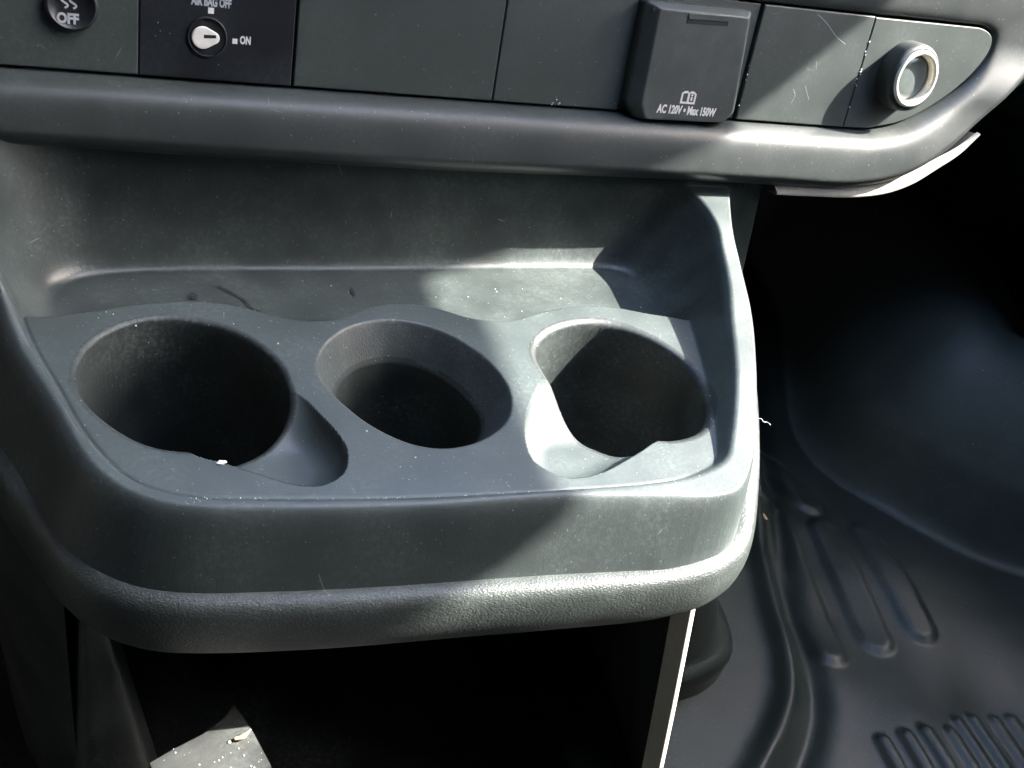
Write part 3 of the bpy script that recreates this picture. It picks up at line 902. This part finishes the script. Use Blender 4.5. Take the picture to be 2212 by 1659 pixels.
# wheel housing swelling up out of the floor
hump = spline([(0.62, 0.55), (0.5295, 0.2875), (0.4790, 0.2192), (0.4368, 0.1416), (0.4330, 0.0913), (0.4489, 0.0442), (0.4851, 0.0008), (0.5340, -0.0345), (0.62, -0.09), (0.90, -0.12), (1.10, 0.2), (1.0, 0.55)], 6, closed=True)
dh = sdf(FX, FY, hump)
q = np.clip(-dh / 0.27, 0, 1)
fz_ = fz_ + 0.125 * np.sin(math.pi * q ** 0.85) * smooth01(0.0, 0.03, -dh)
fz_ = fz_ + smooth01(0.40, 0.60, FY) * 0.3
VF = np.stack([FX, FY, fz_], -1)
g0, g1 = np.gradient(fz_, fs)
NF = np.stack([-g1, -g0, np.ones_like(fz_)], -1)
NF /= np.linalg.norm(NF, axis=-1, keepdims=True)
allc = np.ones((len(fy) - 1, len(fx) - 1), bool)
hm = cell(dh) < 0
mat_root = empty('floor_mat', (0.4, 0.0, FLOOR), 'black ribbed rubber floor mat in the passenger footwell', 'floor mat')
sub_mesh('rubber_sheet', VF.reshape(-1, 3), NF.reshape(-1, 3), grid_faces(len(fx), len(fy), ~hm), MAT['rubber'], mat_root)
sub_mesh('wheel_housing', VF.reshape(-1, 3), NF.reshape(-1, 3), grid_faces(len(fx), len(fy), hm), MAT['housing'], mat_root, label='smooth bulging housing cover at the right')
V = [(-1.0, -1.8, -0.27), (0.95, -1.8, -0.27), (0.95, 1.0, -0.27), (-1.0, 1.0, -0.27)]
mesh_obj('floor', V, [(0, 1, 2, 3)], MAT['dark'], smooth=False, kind='structure')
V = [(-1.0, 0.60, -0.27), (0.95, 0.60, -0.27), (0.95, 0.60, 0.38), (-1.0, 0.60, 0.38)]
mesh_obj('firewall', V, [(0, 1, 2, 3)], MAT['dark'], smooth=False, kind='structure')

# ================================================================== LITTLE THINGS
def nugget(name, loc, sc, mat, label, cat, seed=0):
    bm = bmesh.new()
    bmesh.ops.create_icosphere(bm, subdivisions=2, radius=1)
    rr = random.Random(seed)
    for v in bm.verts:
        v.co = Vector((v.co.x * sc[0], v.co.y * sc[1], v.co.z * sc[2])) * (0.75 + 0.5 * rr.random())
    me = bpy.data.meshes.new(name)
    bm.to_mesh(me)
    bm.free()
    me.materials.append(mat)
    o = bpy.data.objects.new(name, me)
    o.location = loc
    return link(o, None, label=label, cat=cat)
nugget('paint_chip', (-0.0915, -0.0385, 0.0003), (0.0018, 0.0011, 0.0006), MAT['chip'], 'tiny white flake beside the notch of the left cup holder', 'flake', 3)
V, F = tube(spline([(-0.0882, -0.0905, BINZ + 0.0014), (-0.0846, -0.0905, BINZ + 0.0018), (-0.0812, -0.0890, BINZ + 0.0035)], 6), np.r_[np.linspace(0.0006, 0.0011, 7), np.linspace(0.0010, 0.0002, 6)], 8)
mesh_obj('pine_needle', V, F, MAT['needle'], None, label='curled tan dry needle lying in the bin below the console', cat='needle')
lint = spline([(0.1495, -0.0530, 0.0112), (0.1512, -0.0536, 0.0110), (0.1531, -0.0541, 0.0111), (0.1529, -0.0562, 0.0110), (0.1549, -0.0566, 0.0110), (0.1554, -0.0587, 0.0110)], 4)
V, F = tube(lint, 0.00010, 5)
mesh_obj('lint_hair', V, F, MAT['chip'], None, label='thin pale hair sticking out from the right rim of the console', cat='hair')

def decal(name, strips, z_, mat, parent, **kw):
    bm = bmesh.new()
    for sh_ in strips:
        bm.faces.new([bm.verts.new((q_[0], q_[1], z_)) for q_ in sh_])
    me = bpy.data.meshes.new(name)
    bm.to_mesh(me)
    bm.free()
    me.materials.append(mat)
    return link(bpy.data.objects.new(name, me), parent, **kw)
ob = {o.name: o for o in C.objects}
bl3 = ob['blank_cover.002']
for pts_, wd in (([(0.2664, 0.0629), (0.2751, 0.0586), (0.2848, 0.0523), (0.2937, 0.0486)], 0.00020), ([(0.2636, 0.0204), (0.2662, 0.0170), (0.2651, 0.0124)], 0.00013), ([(0.2720, 0.0228), (0.2749, 0.0190), (0.2778, 0.0151)], 0.00012)):
    plate2d('scratch', strip2d(spline(pts_, 5), wd), 0.00062, MAT['printgrey'], bl3)
rr = random.Random(5)
def dust(name, spots, parent):
    bm = bmesh.new()
    for P_, r in spots:
        m_ = bmesh.ops.create_icosphere(bm, subdivisions=1, radius=r)
        for v in m_['verts']:
            v.co = Vector(P_) + v.co * (0.6 + 0.8 * rr.random())
    me = bpy.data.meshes.new(name)
    bm.to_mesh(me)
    bm.free()
    me.materials.append(MAT['chip'])
    return link(bpy.data.objects.new(name, me), parent, kind='stuff')
sp = []
for u_, dx in ((0.0461, -0.0005), (0.0440, 0.0004), (0.0355, 0.0006), (0.0340, 0.0004), (0.0327, 0.0010), (0.0300, -0.0004), (0.0271, -0.0003), (0.0260, 0.0006), (0.0517, 0.0003), (0.0130, 0.0002)):
    sp.append((DP(0.3112 + dx, u_, 0.0008), 0.00028 + 0.0003 * rr.random()))
for u_ in (0.020, 0.023, 0.026, 0.031, 0.0085, 0.012):
    sp.append((DP(0.2270 + rr.uniform(0, 0.0012), u_, 0.0004), 0.00022 + 0.0003 * rr.random()))
for k in range(5):
    sp.append((DP(rr.uniform(0.104, 0.110), rr.uniform(0.001, 0.005), 0.0002), 0.00025 + 0.0002 * rr.random()))
dust('seam_dust', sp, dash)
sp = []
for k in range(70):
    x_ = rr.uniform(-0.12, 0.15)
    t_ = rr.random()
    y_ = float(np.interp(x_, seam[90:170, 0], seam[90:170, 1])) + 0.0165 + rr.uniform(-0.0012, 0.0012)
    i_ = int((x_ - gx[0]) / STEP)
    j_ = int((y_ - gy[0]) / STEP)
    if 0 < i_ < NX and 0 < j_ < NY:
        sp.append(((x_, y_, z[j_, i_] + 0.0001), 0.00012 + 0.0002 * rr.random() ** 2))
for k in range(160):
    x_, y_ = rr.uniform(-0.14, 0.17), rr.uniform(-0.07, 0.10)
    i_ = int((x_ - gx[0]) / STEP)
    j_ = int((y_ - gy[0]) / STEP)
    if z[j_, i_] > -0.016 and z[j_, i_] < 0.02:
        sp.append(((x_, y_, z[j_, i_] + 0.0001), 0.00012 + 0.00035 * rr.random() ** 3))
dust('tray_dust', sp, console)
sp = []
for k in range(26):
    sp.append(((rr.uniform(-0.116, -0.083), rr.uniform(-0.112, -0.088), BINZ + 0.0001), 0.0002 + 0.0006 * rr.random() ** 2))
dust('bin_dust', sp, console)
rt = ob['rear_tray']
decal('scuff_mark', strip2d(spline([(-0.0656, 0.0960), (-0.0601, 0.0904), (-0.0551, 0.0833), (-0.0533, 0.0764), (-0.0493, 0.0747)], 4), 0.0011), -0.0122, MAT['dark'], rt)
decal('scuff_mark', [[(-0.0783 + 0.0022 * math.cos(a), 0.088 + 0.0030 * math.sin(a)) for a in np.linspace(0, 6.0, 9)]], -0.0124, MAT['dark'], rt)
decal('scuff_mark', [[(0.0003 + 0.0010 * math.cos(a), 0.0892 + 0.0042 * math.sin(a)) for a in np.linspace(0, 6.0, 9)]], -0.0124, MAT['dark'], rt)
nugget('lip_crumb', (-0.1032, -0.0800, -0.0545), (0.0013, 0.0011, 0.0010), MAT['edge'], 'small pale crumb stuck to the bottom edge of the grained lip at the left', 'crumb', 8)
nugget('tan_crumb', (0.3350, 0.0520, -0.1940), (0.0012, 0.0036, 0.0011), MAT['needle'], 'small tan crumb on the floor mat beside the right side of the console', 'crumb', 9)
